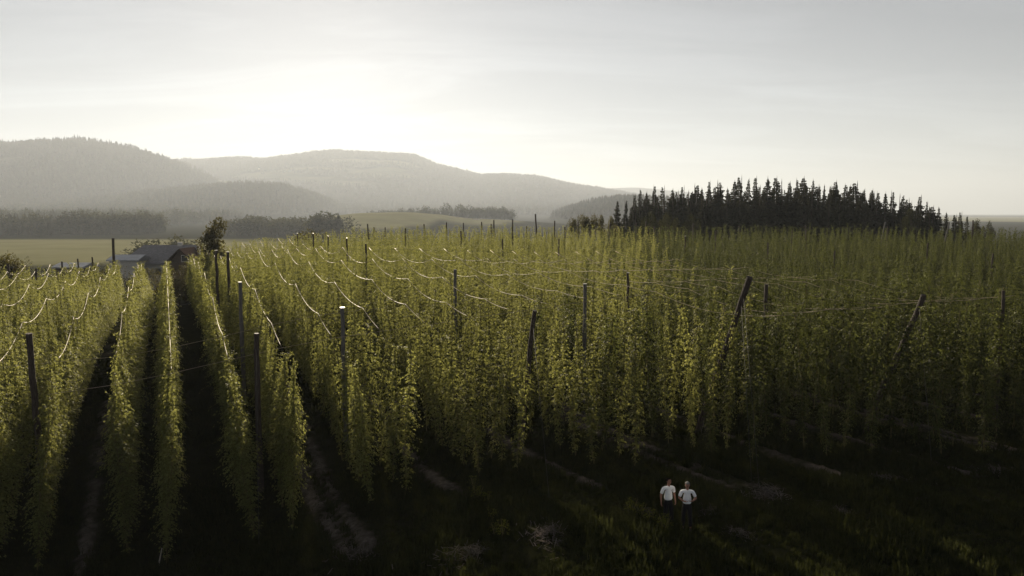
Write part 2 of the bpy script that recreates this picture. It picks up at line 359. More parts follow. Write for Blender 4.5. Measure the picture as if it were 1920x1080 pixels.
# ------------------------------------------------------------------ scatter by geometry nodes (for stuff only)
def scatter(name, pts, rots, scls, idx, sources):
    me = bpy.data.meshes.new(name); me.from_pydata([tuple(p) for p in pts], [], [])
    def attr(n, ty, data, key):
        a = me.attributes.new(n, ty, 'POINT'); a.data.foreach_set(key, np.ascontiguousarray(data, dtype=np.int32 if ty == 'INT' else np.float32).ravel())
    attr("irot", 'FLOAT_VECTOR', rots, "vector"); attr("iscl", 'FLOAT_VECTOR', scls, "vector"); attr("iidx", 'INT', idx, "value")
    o = link(name, me)
    c = bpy.data.collections.new(name + "_source")
    for k, s in enumerate(sources):
        c.objects.link(bpy.data.objects.new("%s_variant_%02d" % (name, k), s))
    g = bpy.data.node_groups.new(name, 'GeometryNodeTree')
    g.interface.new_socket("Geometry", in_out='INPUT', socket_type='NodeSocketGeometry')
    g.interface.new_socket("Geometry", in_out='OUTPUT', socket_type='NodeSocketGeometry')
    gi = g.nodes.new("NodeGroupInput"); go = g.nodes.new("NodeGroupOutput")
    ci = g.nodes.new("GeometryNodeCollectionInfo"); ci.inputs['Collection'].default_value = c
    ci.inputs['Separate Children'].default_value = True; ci.inputs['Reset Children'].default_value = True
    ip = g.nodes.new("GeometryNodeInstanceOnPoints"); ip.inputs['Pick Instance'].default_value = True
    def na(n, ty):
        q = g.nodes.new("GeometryNodeInputNamedAttribute"); q.data_type = ty; q.inputs['Name'].default_value = n; return q.outputs['Attribute']
    K = g.links.new
    e2r = g.nodes.new("FunctionNodeEulerToRotation")
    K(gi.outputs[0], ip.inputs['Points']); K(ci.outputs[0], ip.inputs['Instance'])
    K(na("iidx", 'INT'), ip.inputs['Instance Index']); K(na("irot", 'FLOAT_VECTOR'), e2r.inputs[0]); K(e2r.outputs[0], ip.inputs['Rotation']); K(na("iscl", 'FLOAT_VECTOR'), ip.inputs['Scale'])
    K(ip.outputs[0], go.inputs[0])
    md = o.modifiers.new("scatter", 'NODES'); md.node_group = g
    return o

# ------------------------------------------------------------------ hop plants
LEAF = np.array([(0, 0, 0), (-0.46, 0.36, 0.10), (-0.20, 0.52, 0.05), (0, 1.0, -0.10), (0.20, 0.52, 0.05), (0.46, 0.36, 0.10)])
LEAF_F = [(0, 1, 2, 3), (0, 3, 4, 5)]
def leaf_frame(d, n):
    """columns: side, along, normal"""
    d = d / np.linalg.norm(d); s = np.cross(d, n); s /= (np.linalg.norm(s) + 1e-9); n2 = np.cross(s, d)
    return np.stack([s, d, n2], 1)
def hop_mesh(k, bushy, H=6.0, wide=1.0, dark=False):
    r = np.random.default_rng(100 + k); V = []; F = []; nb = 0
    def put(p, d, n, size):
        nonlocal nb
        A = leaf_frame(np.asarray(d, float), np.asarray(n, float))
        V.append(p + (LEAF * size) @ A.T); F.extend([tuple(i + nb for i in f) for f in LEAF_F]); nb += 6
    ph = r.uniform(0, 6.28, 6)
    z = 0.35
    while z < H * 0.985:
        t = z / H
        if bushy:
            rad = 0.14 + 0.25 * min(t / 0.3, 1) + 0.13 * smooth(t, 0.5, 0.93) - 0.25 * smooth(t, 0.95, 1.0)
        else:
            rad = 0.14 + 0.37 * float(smooth(t, 0.05, 0.42)) - 0.44 * float(smooth(t, 0.50, 1.0))
        rad *= wide * (1 + 0.20 * math.sin(z * 2.1 + ph[0]) + 0.10 * math.sin(z * 5.3 + ph[1]))
        cx = 0.07 * math.sin(z * 1.1 + ph[2]); cyy = 0.07 * math.sin(z * 1.3 + ph[3])
        nl = (7 if wide < 1.2 else 9) if t > 0.12 else 4
        a0 = r.uniform(0, 6.28)
        for j in range(nl):
            a = a0 + j * 6.283 / nl + r.normal(0, 0.35)
            Lh = rad * r.uniform(0.6, 1.25)
            if r.random() < 0.04: Lh *= 1.35
            outd = np.array([math.cos(a), math.sin(a), 0.0])
            m = max(3, int(2 + Lh / 0.058))
            zz = z + r.normal(0, 0.035)
            for q in range(m):
                s = (q + 0.6) / m
                p = np.array([cx, cyy, zz]) + outd * (s * Lh) + np.array([0, 0, 0.16 * s * Lh - 0.55 * (s ** 2) * Lh])
                p = p + r.normal(0, 0.035, 3)
                sd_ = np.array([-outd[1], outd[0], 0]) * r.normal(0, 0.7)
                d = outd * r.uniform(0.3, 1.0) + sd_ + np.array([0, 0, -r.uniform(0.15, 0.95)])
                n = outd * 0.5 + np.array([0, 0, 0.9]) + r.normal(0, 0.35, 3)
                put(p, d, n, r.uniform(0.08, 0.14) * (1.0 if t < 0.85 else 0.85))
        z += r.uniform(0.19, 0.27)
    # a few loose tips at the top
    for j in range(4 if not bushy else 9):
        a = r.uniform(0, 6.28); outd = np.array([math.cos(a), math.sin(a), 0.0]); Lh = r.uniform(0.15, 0.4) * (1 if not bushy else 1.9)
        for q in range(5):
            s = (q + 1) / 5
            p = np.array([0, 0, H * 0.96]) + outd * Lh * s + np.array([0, 0, 0.45 * Lh * s * (1.6 - 1.5 * s) + (0.25 if not bushy else 0.05) * s])
            put(p, outd + r.normal(0, 0.4, 3), np.array([0, 0, 1.0]) + r.normal(0, 0.4, 3), r.uniform(0.08, 0.13))
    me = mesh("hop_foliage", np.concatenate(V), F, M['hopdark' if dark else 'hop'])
    b = MB()
    for s_ in (0, 3.14):
        b.tube([(0.03 * math.cos(zz * 4 + s_) + 0.07 * math.sin(zz * 1.1 + ph[2]) * smooth(zz, 0, 1), 0.03 * math.sin(zz * 4 + s_) + 0.07 * math.sin(zz * 1.3 + ph[3]) * smooth(zz, 0, 1), zz) for zz in np.linspace(-0.05, H, 26)], 0.012, 4)
    return me, b.mesh("bine_stem", M['bine'])
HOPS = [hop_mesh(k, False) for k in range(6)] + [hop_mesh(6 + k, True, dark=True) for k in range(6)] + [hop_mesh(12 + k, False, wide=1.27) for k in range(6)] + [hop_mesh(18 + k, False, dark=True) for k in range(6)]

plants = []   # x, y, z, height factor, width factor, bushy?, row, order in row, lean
for i in range(-13, 66):
    u = i * ROW
    # first v on the front line
    v = 10.0
    vs_ = []
    lo = 0.0
    x0, y0 = 0, 0
    # solve depth
    for vv in np.arange(-20, 140, 0.1):
        x, y = uv2xy(u, vv)
        if y >= front_depth_lin(x): lo = vv; break
    lo += random.uniform(-0.35, 0.35)
    order = 0
    v = lo
    bd = back_depth(i)
    while True:
        x, y = uv2xy(u, v)
        if y > bd: break
        order += 1; isb = False
        inside = abs(x) < y * 0.70 + 9
        gap = random.random() < 0.025 and order > 2
        if inside and not gap:
            pair = -1 if i % 2 else 1                      # two strings rise from one planted row to two wires
            ub = u - pair * 0.52
            xb, yb = uv2xy(ub + random.gauss(0, 0.06), v + random.gauss(0, 0.08))
            xj, yj = xb, yb
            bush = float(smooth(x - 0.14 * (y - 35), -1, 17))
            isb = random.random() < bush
            hf = 1.10 + 0.04 * bush + random.gauss(0, 0.055)
            lean = 0.0
            if i <= 2 and order <= 3: lean = (0.34, 0.22, 0.10)[order - 1]
            elif order <= 2: lean = (0.12, 0.05)[order - 1]
            plants.append([xj, yj, 0, hf, random.uniform(0.78, 1.22) , isb, i, order, lean])
        v += (1.62 if not (inside and isb and y < 60) else 1.4) + random.uniform(-0.16, 0.16)
P = np.array([[p[0], p[1]] for p in plants])
PZ = ground_h(P[:, 0], P[:, 1])
for p, z in zip(plants, PZ): p[2] = float(z)
print("hop plants", len(plants))
def pscore(p):
    infr = abs(p[0]) < p[1] * 0.69 + 0.5
    return p[1] + (1.6 if p[6] > 1 else 0.75) * p[7] + (0 if infr else 1000)
order_ix = sorted(range(len(plants)), key=lambda k: pscore(plants[k]))
near_ix = set(order_ix[:300])
def row_phrase(i):
    if i <= 0: return "%s row left of the grass alley" % nth(1 - i)
    return "%s row right of the grass alley" % nth(i)
fr_pts, fr_rot, fr_scl, fr_idx = [], [], [], []
seen_rank = {}
for k, p in sorted(enumerate(plants), key=lambda e: (e[1][6], e[1][7])):
    x, y, z, hf, wf, isb, i, o_, lean = p
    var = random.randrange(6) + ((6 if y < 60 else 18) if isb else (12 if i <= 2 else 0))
    rz = random.uniform(0, 6.283)
    pair = -1 if i % 2 else 1
    vlean = math.atan(0.52 / 6.5) * pair + random.gauss(0, 0.012)
    VT = Matrix.Rotation(vlean, 4, Vector((RS, RC, 0)))
    tilt = VT @ Matrix.Rotation(lean + random.gauss(0, 0.012), 4, Vector((RC, -RS, 0)) * -1.0) @ Matrix.Rotation(rz, 4, 'Z')
    # lean the top towards the field (along the row)
    top = tilt @ Vector((0, 0, 1))
    if lean > 0 and (top.x * RS + top.y * RC) < 0:
        tilt = VT @ Matrix.Rotation(lean, 4, Vector((RC, -RS, 0))) @ Matrix.Rotation(rz, 4, 'Z')
    e = tilt.to_euler(); hs = hf / max(0.9, math.cos(lean))
    if k in near_ix:
        seen_rank[i] = seen_rank.get(i, 0) + 1
        n = seen_rank[i]
        r_ = empty("hop_plant", (x, y, z), e, (wf, wf, hs))
        look = "bushy hop plant" if isb else "slender hop plant"
        where = "at the front end," if n == 1 else ("%s from the front," % nth(n))
        tag(r_, "%s %s %s" % (look, where, row_phrase(i)), "hop plant", "hop plants trained up strings in rows")
        link("foliage", HOPS[var][0], r_); link("bine", HOPS[var][1], r_)
    else:
        fr_pts.append((x, y, z)); fr_rot.append(tuple(e)); fr_scl.append((wf, wf, hs)); fr_idx.append(var)
hs_ = scatter("hop_plants", fr_pts, fr_rot, fr_scl, fr_idx, [h[0] for h in HOPS])
tag(hs_, "mass of hop plants filling the field behind the front plants", "hop plants", kind="stuff")

# ------------------------------------------------------------------ trellis wires
LEVELS = [5.0, 16.0, 27.0, 38.1, 41.7, 49.4, 59.0, 70.0, 81.0, 92.0, 103.0, 114.0]
def wire_z(x, y): return gz(x, y) + WIRE_H
for i in range(-8, 19):
    u = i * ROW; nodes = []
    for v in LEVELS:
        x, y = uv2xy(u, v)
        if y > back_depth(i) + 1 or y < float(front_depth_lin(x)) + (3.5 if i <= 2 else 1.5): continue
        if abs(x) > y * 0.70 + 8: continue
        if i > 6 and v > 75: continue
        nodes.append(Vector((x, y, wire_z(x, y) + 0.12 + random.gauss(0, 0.03))))
    if len(nodes) < 2: continue
    pts = []
    for a, b in zip(nodes[:-1], nodes[1:]):
        span = (b - a).length; sag = 0.0058 * span * span * random.uniform(0.8, 1.2)
        m = 10
        for q in range(m):
            t = q / m; p = a.lerp(b, t); p.z -= 4 * sag * t * (1 - t); pts.append(p)
    pts.append(nodes[-1])
    b0 = pts[0].copy(); b = MB(); b.tube([p - b0 for p in pts], 0.0145, 5)
    o = link("trellis_wire", b.mesh("trellis_wire", M['wire'], True), loc=b0)
    tag(o, "pale sagging wire strung above the %s" % row_phrase(i), "wire", "wires along the hop rows")
for n, v in enumerate([a for a in LEVELS if 38 <= a <= 104]):
    pts = []
    for i in range(-8, 14):
        x, y = uv2xy(i * ROW, v)
        if y > back_depth(i) or abs(x) > y * 0.70 + 8 or y < float(front_depth_lin(x)) + 2: continue
        pts.append(Vector((x, y, wire_z(x, y) - 0.02)))
    if len(pts) < 2: continue
    b = MB(); b.tube([p - pts[0] for p in pts], 0.010 if n == 0 else 0.008, 5)
    o = link("cross_wire", b.mesh("cross_wire", M['wire' if n < 2 else 'guy'], True), loc=pts[0])
    tag(o, "%s thin cross wire from the front, tying the sagging row wires together" % nth(n + 1), "wire", "cross wires over the hop field")

# ------------------------------------------------------------------ poles
def pole_mesh(base, top, r0, r1, mat):
    b = MB(); d = top - base; n = 9
    rad = [r0 + (r1 - r0) * k / 8 + random.gauss(0, r0 * 0.03) for k in range(9)]
    wob = [Vector((random.gauss(0, 0.015), random.gauss(0, 0.015), 0)) for _ in range(9)]
    b.tube([d * (k / 8) + wob[k] - (Vector((0, 0, 0.3)) if k == 0 else Vector()) for k in range(9)], rad, n)
    return b.mesh("pole", mat)
def top_hit(px, py, extra):
    """distance at which the ray of a pole tip meets the height of the pole tops"""
    for Y in np.arange(33, 128, 0.5):
        p = at(px, py, Y)
        if p.z <= gz(p.x, p.y) + WIRE_H + extra: return p
    return at(px, py, 122)
def place_pole(px, py, Y, label, grey=False, lean=0.0, r=0.125, guys=(), cap=False, side=0.0, name="trellis_pole", group="poles of the hop trellis"):
    t = top_hit(px, py, 0.85) if Y is None else at(px, py, Y)
    rd = Vector((RS, RC, 0)); sdv = Vector((RC, -RS, 0))
    bx_ = t + rd * lean + sdv * side
    base = Vector((bx_.x, bx_.y, gz(bx_.x, bx_.y)))
    e = empty(name, base)
    link("pole", pole_mesh(Vector(), t - base, r * 1.12, r * 0.88, M['polegrey'] if grey else M['pole']), e)
    if cap:
        b = MB(); d = (t - base); b.tube([d * 1.0 + Vector((0, 0, 0.004)), d * 1.0 + Vector((0, 0, 0.05))], r * 1.02, 9)
        link("cap", b.mesh("cap", M['cap']), e)
    for fr, gx, gy, gY in guys:
        g = at(gx, gy, gY); g.z = gz(g.x, g.y)
        b = MB(); b.tube([(t - base) * fr, g - base], 0.007, 5)
        link("guy_wire", b.mesh("guy_wire", M['guy'], True), e)
    tag(e, label, "pole", group)
    return e
# poles that stand out
place_pole(55, 625, 34.5, "thick dark end pole beside the tall hop plant at the far left front", lean=0.9, r=0.15)
place_pole(480, 625, 34.8, "dark front end pole right of the alley with a guy wire down it", lean=0.5, r=0.135, guys=[(0.93, 487, 1078, 29.5)])
place_pole(1002, 582, 37.2, "slim dark pole leaning right at the centre of the front edge", lean=1.6, r=0.13, guys=[(0.9, 1030, 950, 29.5)])
place_pole(1405, 520, 35.5, "thickest dark pole, leaning right above the canopy with two guy wires", lean=3.6, r=0.165, guys=[(0.9, 1424, 915, 29.8), (0.86, 1410, 880, 31.0)])
place_pole(1732, 553, 36.0, "dark leaning pole at the right with a single guy wire", lean=3.0, r=0.14, guys=[(0.93, 1748, 868, 32.5)])
place_pole(450, 530, None, "grey weathered pole just right of the grass alley", grey=True, cap=True)
place_pole(642, 578, None, "grey weathered pole tied to cross wires, second from the alley", grey=True, cap=True)
place_pole(853, 505, None, "grey weathered pole rising among hops left of centre", grey=True)
place_pole(1097, 533, None, "grey brown pole right of centre with pale tip", grey=True, cap=True)
place_pole(1437, 533, None, "dark upright pole just right of the thickest leaning pole")
place_pole(15, 495, None, "dark upright pole at the left edge of the picture")
place_pole(405, 470, None, "left one of two brown poles right beside the alley", cap=True)
place_pole(427, 473, None, "right one of two brown poles right beside the alley", cap=True)
place_pole(212, 447, 91, "black pole leaning left against the pale meadow by the farmhouse", lean=-2.4, r=0.17)
place_pole(689, 420, 122, "dark pole leaning left at the back edge before the pale meadow", lean=-1.6, r=0.13)
place_pole(1004, 401, 126, "tallest far pole, leaning left against the hazy hill", lean=-1.0, r=0.15)
place_pole(1660, 416, 126, "pale leaning pole in front of the dark spruce wood", grey=True, lean=0.4, side=-1.4, r=0.13)
place_pole(1780, 417, 126, "pale slanted pole near the right end of the spruce wood", grey=True, lean=0.4, side=-1.6, r=0.13)
mids = [(67,503),(116,490),(146,485),(173,482),(558,438),(587,438),(615,443),(650,447),(686,457),(760,428),(942,448),(864,433),(1048,447),(1178,512),(1285,443),(1342,434),(1440,455),(1485,432),(1512,430),(1565,470),(1664,430),(1862,475),(1882,545),(1740,455)]
fars = [(701,426),(722,426),(795,420),(837,417),(869,418),(903,416),(921,420),(926,412),(961,411),(987,424),(1040,414),(1059,425),(1084,413),(1144,418),(1193,417),(1211,415),(1227,425),(1300,418),(1386,424),(1511,422),(1665,424),(1825,413)]
for n, (px, py) in enumerate(mids):
    place_pole(px, py, None, "%s pole from the left among those standing inside the hop field" % nth(n + 1), cap=(px in (615, 587, 558, 650, 1178, 1285)), r=0.095)
for n, (px, py) in enumerate(fars):
    place_pole(px, py, 118 + (n * 7) % 11, "%s pole tip from the left along the field's back edge" % nth(n + 1), r=0.12)

# ------------------------------------------------------------------ trees
def spruce_mesh(k, H=15.0):
    r = np.random.default_rng(300 + k); V = []; F = []; nb = 0
    def tri(a, b, c):
        nonlocal nb
        V.extend([a, b, c]); F.append((nb, nb + 1, nb + 2)); nb += 3
    z = H * 0.06
    W = r.uniform(2.0, 3.3); pw = r.uniform(0.8, 1.1); lx, ly = r.normal(0, 0.25, 2); gap = r.uniform(0.3, 0.8); gs = r.uniform(0.5, 0.85)
    while z < H * 0.985:
        t = z / H
        rad = W * (1 - t) ** pw * (0.62 + 0.6 * r.random()) * (gs if abs(t - gap) < 0.06 else 1.0) + 0.05
        nbch = int(6 + 7 * (1 - t))
        a0 = r.uniform(0, 6.28)
        for j in range(nbch):
            a = a0 + j * 6.283 / nbch + r.normal(0, 0.25)
            Lb = rad * r.uniform(0.45, 1.3)
            o = np.array([math.cos(a), math.sin(a), 0]); s = np.array([-math.sin(a), math.cos(a), 0])
            m = 5 if Lb > 0.9 else 3
            for q in range(m):
                u0 = q / m
                def pt(u): return np.array([lx * t * t, ly * t * t, z]) + o * Lb * u + np.array([0, 0, 0.12 * Lb * u - 0.42 * Lb * u * u + 0.16 * Lb * u ** 4])
                c0 = pt(u0); c1 = pt(min(1, u0 + 1.7 / m))
                wd = 0.30 * Lb * (1 - u0 * 0.6) * r.uniform(0.6, 1.3)
                drop = np.array([0, 0, -0.10 - 0.16 * wd])
                tri(c0, c1 + s * wd * 0.6 + drop * r.uniform(0.4, 2), c1)
                tri(c0, c1, c1 - s * wd * 0.6 + drop * r.uniform(0.4, 2))
                if r.random() < 0.7: tri(c0, c1, (c0 + c1) / 2 + drop * r.uniform(2, 5))
        z += H * 0.021 * r.uniform(0.55, 1.5) * (0.65 + 0.6 * (1 - t))
    tri(np.array([-0.05, 0, H * 0.94]), np.array([0.05, 0, H * 0.94]), np.array([0, 0, H * 1.02]))
    tri(np.array([0, -0.05, H * 0.94]), np.array([0, 0.05, H * 0.94]), np.array([0, 0, H * 1.02]))
    b = MB(); b.tube([(0, 0, -0.4), (0.02, 0, H * 0.4), (0, 0.02, H * 0.97)], [0.22, 0.14, 0.03], 7)
    return mesh("crown", V, F, M['spruce']), b.mesh("trunk", M['bark'])
SPR = [spruce_mesh(k) for k in range(14)]

def broad_mesh(k, H=8.0, Rr=2.4, n=2600, ls=0.22, mat='tree', loose=1.0, lr=(0.26, 0.46), core=0.75):
    r = np.random.default_rng(500 + k); V = []; F = []; nb = 0
    lobes = [(np.array([0, 0, H * 0.62]), Rr * core)]
    for q in range(11 if core > 0.7 else 20):
        a = r.uniform(0, 6.28); e = r.uniform(-0.3, 1.3)
        c = np.array([math.cos(a) * math.cos(e) * Rr * 0.75, math.sin(a) * math.cos(e) * Rr * 0.75, H * 0.60 + math.sin(e) * H * 0.30])
        lobes.append((c, Rr * r.uniform(*lr)))
    for q in range(n):
        c, rr = lobes[r.integers(len(lobes))] if q > n * 0.18 else lobes[0]
        d = r.normal(0, 1, 3); d /= np.linalg.norm(d); p = c + d * rr * r.random() ** 0.35 * (1 + 0.18 * loose * r.random())
        A = leaf_frame(d + r.normal(0, 0.7, 3), np.array([0, 0, 1.0]) + r.normal(0, 0.6, 3))
        V.append(p + (LEAF * ls * r.uniform(0.7, 1.4)) @ A.T); F.extend([tuple(i + nb for i in f) for f in LEAF_F]); nb += 6
    b = MB(); b.tube([(0, 0, -0.3), (0.05, 0, H * 0.3), (0, 0.05, H * 0.75)], [Rr * 0.09, Rr * 0.065, 0.03], 7)
    for c, rr in lobes[1:]:
        b.tube([(0.03, 0, H * 0.32), tuple(c * 0.55 + np.array([0, 0, H * 0.2])), tuple(c)], [Rr * 0.03, Rr * 0.02, 0.012], 5)
    return mesh("crown", np.concatenate(V), F, M[mat]), b.mesh("trunk", M['bark'])
def shrub_mesh(k, nl=14, nleaf=2200, slim=False):
    r = np.random.default_rng(600 + k); V = []; F = []; nb = 0
    lobes = [(np.array([r.uniform(-1.5, 1.5), r.uniform(-1.2, 1.2), r.uniform(0.8, 6.2)]), r.uniform(0.8, 1.5)) for _ in range(nl)]
    if slim: lobes = [(np.array([r.normal(0, 1.0) * (1.15 - z_ / 9), r.normal(0, 0.9) * (1.15 - z_ / 9), z_]), r.uniform(0.55, 1.05)) for z_ in np.linspace(0.8, 6.9, nl)]
    for q in range(nleaf):
        c, rr = lobes[q % nl]; d = r.normal(0, 1, 3); d /= np.linalg.norm(d); p = c + d * rr * r.random() ** 0.35
        A = leaf_frame(d + r.normal(0, 0.7, 3), np.array([0, 0, 1.0]) + r.normal(0, 0.6, 3))
        V.append(p + (LEAF * 0.24 * r.uniform(0.7, 1.4)) @ A.T); F.extend([tuple(i + nb for i in f) for f in LEAF_F]); nb += 6
    b = MB()
    for c, rr in lobes: b.tube([(0, 0, -0.3), tuple(c * 0.5), tuple(c)], [0.07, 0.05, 0.02], 5)
    return mesh("crown", np.concatenate(V), F, M['tree']), b.mesh("trunk", M['bark'])
def plant_tree(name, ms, loc, sxy, sz, rz, label, cat="tree", group=None):
    e = empty(name, loc, (0, 0, rz), (sxy, sxy, sz)); link("crown", ms[0], e); link("trunk", ms[1], e)
    tag(e, label, cat, group); return e

# hilltop spruce wood
sil = [(1158,374,.7),(1172,372,.5),(1188,362,.8),(1200,352,.9),(1213,357,.8),(1226,345,1),(1246,346,.9),(1262,352,.9),(1283,346,1),(1303,343,1),(1316,350,.9),(1332,337,1),(1346,336,1.1),(1364,350,1),(1378,336,1),(1391,327,1.1),(1405,333,1),(1419,328,1.1),(1440,329,1.1),(1457,329,1.1),(1466,334,1),(1482,338,.9),(1494,332,1),(1508,329,1.1),(1525,333,1),(1546,344,.9),(1569,335,1),(1585,343,1),(1595,345,.9),(1608,338,1.1),(1622,352,.8),(1637,352,.9),(1661,358,.9),(1672,356,1),(1688,362,.9),(1705,370,.9),(1728,364,1),(1740,375,.7),(1751,383,.8),(1760,386,.7),(1775,396,.6),(1794,400,.6),(1804,395,.7),(1815,403,.6),(1690,376,.9),(1720,385,.8)]
sil.sort()
for n, (px, py, wv) in enumerate(sil):
    Y = 168 + (n * 37 % 17) - (8 if px < 1180 else 0)
    p = at(px, py, Y); g = gz(p.x, p.y); H = p.z - g
    ms = SPR[n % len(SPR)]
    plant_tree("spruce_tree", ms, (p.x, p.y, g), 1.75 * wv * random.uniform(0.8, 1.2), H / 15.2, random.uniform(0, 6.28),
               "dark spruce, %s tree top from the left in the hilltop wood" % nth(n + 1), group="spruces of the hilltop wood")
inner = sorted(random.uniform(1180, 1745) for _ in range(98))
for n, px in enumerate(inner):
    py = np.interp(px, [1190, 1300, 1400, 1550, 1650, 1740], [374, 356, 345, 346, 362, 388]) + random.uniform(-5, 22)
    Y = random.uniform(160, 196); p = at(px, py, Y); g = gz(p.x, p.y)
    plant_tree("spruce_tree", SPR[(n * 3) % len(SPR)], (p.x, p.y, g), random.uniform(1.3, 1.8), (p.z - g) / 15.2, random.uniform(0, 6.28),
               "shorter dark spruce, %s from the left below the hilltop wood's tree tops" % nth(n + 1), group="spruces inside the hilltop wood")
BRD = broad_mesh(3, mat='fartree')
BR = [broad_mesh(0), broad_mesh(1), broad_mesh(2)]
SH = [shrub_mesh(k) for k in range(3)]
def bt(px, py, Y, wpx, label, ms=None, name="broadleaf_tree", group=None, Hm=8.0, Rm=2.4):
    p = at(px, py, Y); g = gz(p.x, p.y); wm = wpx / FPX * Y / 2; ms = ms or BR[int(px) % 3]
    cv = np.array([q.co[:] for q in ms[0].vertices]); Hm = cv[:, 2].max(); Rm = np.percentile(np.hypot(cv[:, 0], cv[:, 1]), 97)
    return plant_tree(name, ms, (p.x, p.y, g), wm / Rm, (p.z - g) / Hm, px * 0.7, label, group=group)
for n, (px, py, wv) in enumerate([(1075,404,26),(1092,400,30),(1108,398,34),(1130,402,24),(1148,404,22)]):
    bt(px, py, 150, wv, "low bushy tree, %s from the left beside the spruce wood" % nth(n + 1), group="bushy trees left of the spruce wood")
for n, (px, py, wv) in enumerate([(1216,395,40),(1255,398,46),(1300,400,40),(1712,388,40),(1832,409,28),(1852,413,26)]):
    bt(px, py, 152, wv, "dark rounded tree, %s from the left along the spruce wood's front" % nth(n + 1), BRD, group="rounded trees fronting the spruce wood")
bt(396, 405, 101, 74, "leafy brown-green tree standing alone at the end of the alley", shrub_mesh(7, 26, 4200, True))
bt(345, 492, 103, 46, "dark hedge bush closing the far end of the grass alley", SH[0], name="bush")
for n, (px, py, wv) in enumerate([(205,500,40),(240,497,44),(275,499,38),(308,496,42),(330,500,36)]):
    bt(px, py, 99, wv, "low bush, %s from the left behind the left hop rows" % nth(n + 1), SH[n % 3], name="bush", group="bushes behind the left hop rows")
bt(12, 468, 93, 60, "dark bushy tree cut off by the left picture edge", BR[1])
bt(38, 480, 94, 34, "small dark bush right of the tree at the left edge", SH[2], name="bush")
bt(568, 427, 124, 60, "dark brown bush behind the far hops, left one of two", SH[0], name="bush")
bt(596, 430, 124, 40, "dark brown bush behind the far hops, right one of two", SH[1], name="bush")

# ------------------------------------------------------------------ grass and weeds in the foreground
def tuft_mesh(k):
    r = np.random.default_rng(700 + k); V = []; F = []
    for q in range(22):
        a = r.uniform(0, 6.28); l = r.uniform(0.16, 0.42); o = np.array([math.cos(a), math.sin(a), 0]); s = np.array([-o[1], o[0], 0]) * r.uniform(0.012, 0.022)
        p0 = np.array([r.normal(0, 0.09), r.normal(0, 0.09), -0.02]); b = r.uniform(0.1, 0.7)
        p1 = p0 + o * l * b * 0.4 + np.array([0, 0, l * 0.6]); p2 = p0 + o * l * b + np.array([0, 0, l * (1 - 0.35 * b)])
        n = len(V); V += [p0 - s, p0 + s, p1 + s * 0.8, p1 - s * 0.8, p2]; F += [(n, n + 1, n + 2, n + 3), (n + 3, n + 2, n + 4)]
    return mesh("tuft", V, F, M['grass'])
TUFT = [tuft_mesh(k) for k in range(6)]
gx = rng.uniform(-34, 36, 90000); gy = rng.uniform(15, 60, 90000)
keep = (np.abs(gx) < gy * 0.70 + 3) & (rng.random(90000) > soil_mask(gx, gy) * 0.93) & (rng.random(90000) < np.where(gy < 36, 1.0, 0.35))
gx, gy = gx[keep], gy[keep]; g_z = ground_h(gx, gy)
n = len(gx); sc_ = rng.uniform(0.6, 1.5, n) * (0.8 + 0.5 * np.sin(gx * 0.8 + gy * 0.3) * np.sin(gy * 0.7))
sc_ = np.maximum(sc_, 0.35)
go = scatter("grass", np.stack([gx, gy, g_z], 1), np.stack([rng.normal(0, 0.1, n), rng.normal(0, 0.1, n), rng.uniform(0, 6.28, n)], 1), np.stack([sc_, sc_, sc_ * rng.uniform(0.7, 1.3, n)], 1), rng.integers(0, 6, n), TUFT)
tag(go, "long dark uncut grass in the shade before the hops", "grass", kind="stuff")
def weed_mesh(k):
    r = np.random.default_rng(800 + k); V = []; F = []; nb = 0
    for q in range(60):
        a = r.uniform(0, 6.28); h = r.random(); o = np.array([math.cos(a), math.sin(a), 0])
        p = o * r.uniform(0.02, 0.3) * (1.1 - h * 0.6) + np.array([0, 0, 0.08 + 0.55 * h])
        A = leaf_frame(o + np.array([0, 0, r.uniform(-0.5, 0.4)]), np.array([0, 0, 1.0]) + r.normal(0, 0.4, 3))
        V.append(p + (LEAF * r.uniform(0.06, 0.13)) @ A.T); F.extend([tuple(i + nb for i in f) for f in LEAF_F]); nb += 6
    b = MB()
    for q in range(5):
        a = r.uniform(0, 6.28); b.tube([(0, 0, -0.05), (0.08 * math.cos(a), 0.08 * math.sin(a), 0.3), (0.2 * math.cos(a), 0.2 * math.sin(a), 0.6)], [0.01, 0.008, 0.004], 4)
    return mesh("leaves", np.concatenate(V), F, M['weed']), b.mesh("stems", M['bine'])
WEED = [weed_mesh(k) for k in range(3)]  # leaf colour carries the sunlit look of two bright patches
wn = 0
for (ax, ay), (bx2, by2), m, what in [((884, 915), (940, 1012), 9, "weed painted sunlit in the strip left of centre"), ((1182, 962), (1252, 1004), 8, "weed painted sunlit in the patch by the men")]:
    for q in range(m):
        t = (q + random.uniform(-0.25, 0.25)) / (m - 1)
        px = ax + (bx2 - ax) * t + random.gauss(0, 4); py = ay + (by2 - ay) * t + random.gauss(0, 3)
        Y = 34
        for Y in np.arange(22, 45, 0.1):
            p = at(px, py, Y)
            if p.z <= gz(p.x, p.y): break
        s = random.uniform(0.6, 1.15)
        e = empty("weed", (p.x, p.y, gz(p.x, p.y)), (0, 0, random.uniform(0, 6.28)), (s, s, s)); wm_ = WEED[wn % 3]; wn += 1
        link("leaves", wm_[0], e); link("stems", wm_[1], e)
        tag(e, "bright leafy %s, %s from its top" % (what, nth(q + 1)), "weed", "weeds painted sunlit yellow-green among the dark grass")
M['straw'] = leaf_mat("dry_straw", (0.05, 0.045, 0.038), (0.15, 0.13, 0.115), (0.06, 0.05, 0.04), 0.1, spec=0.0)
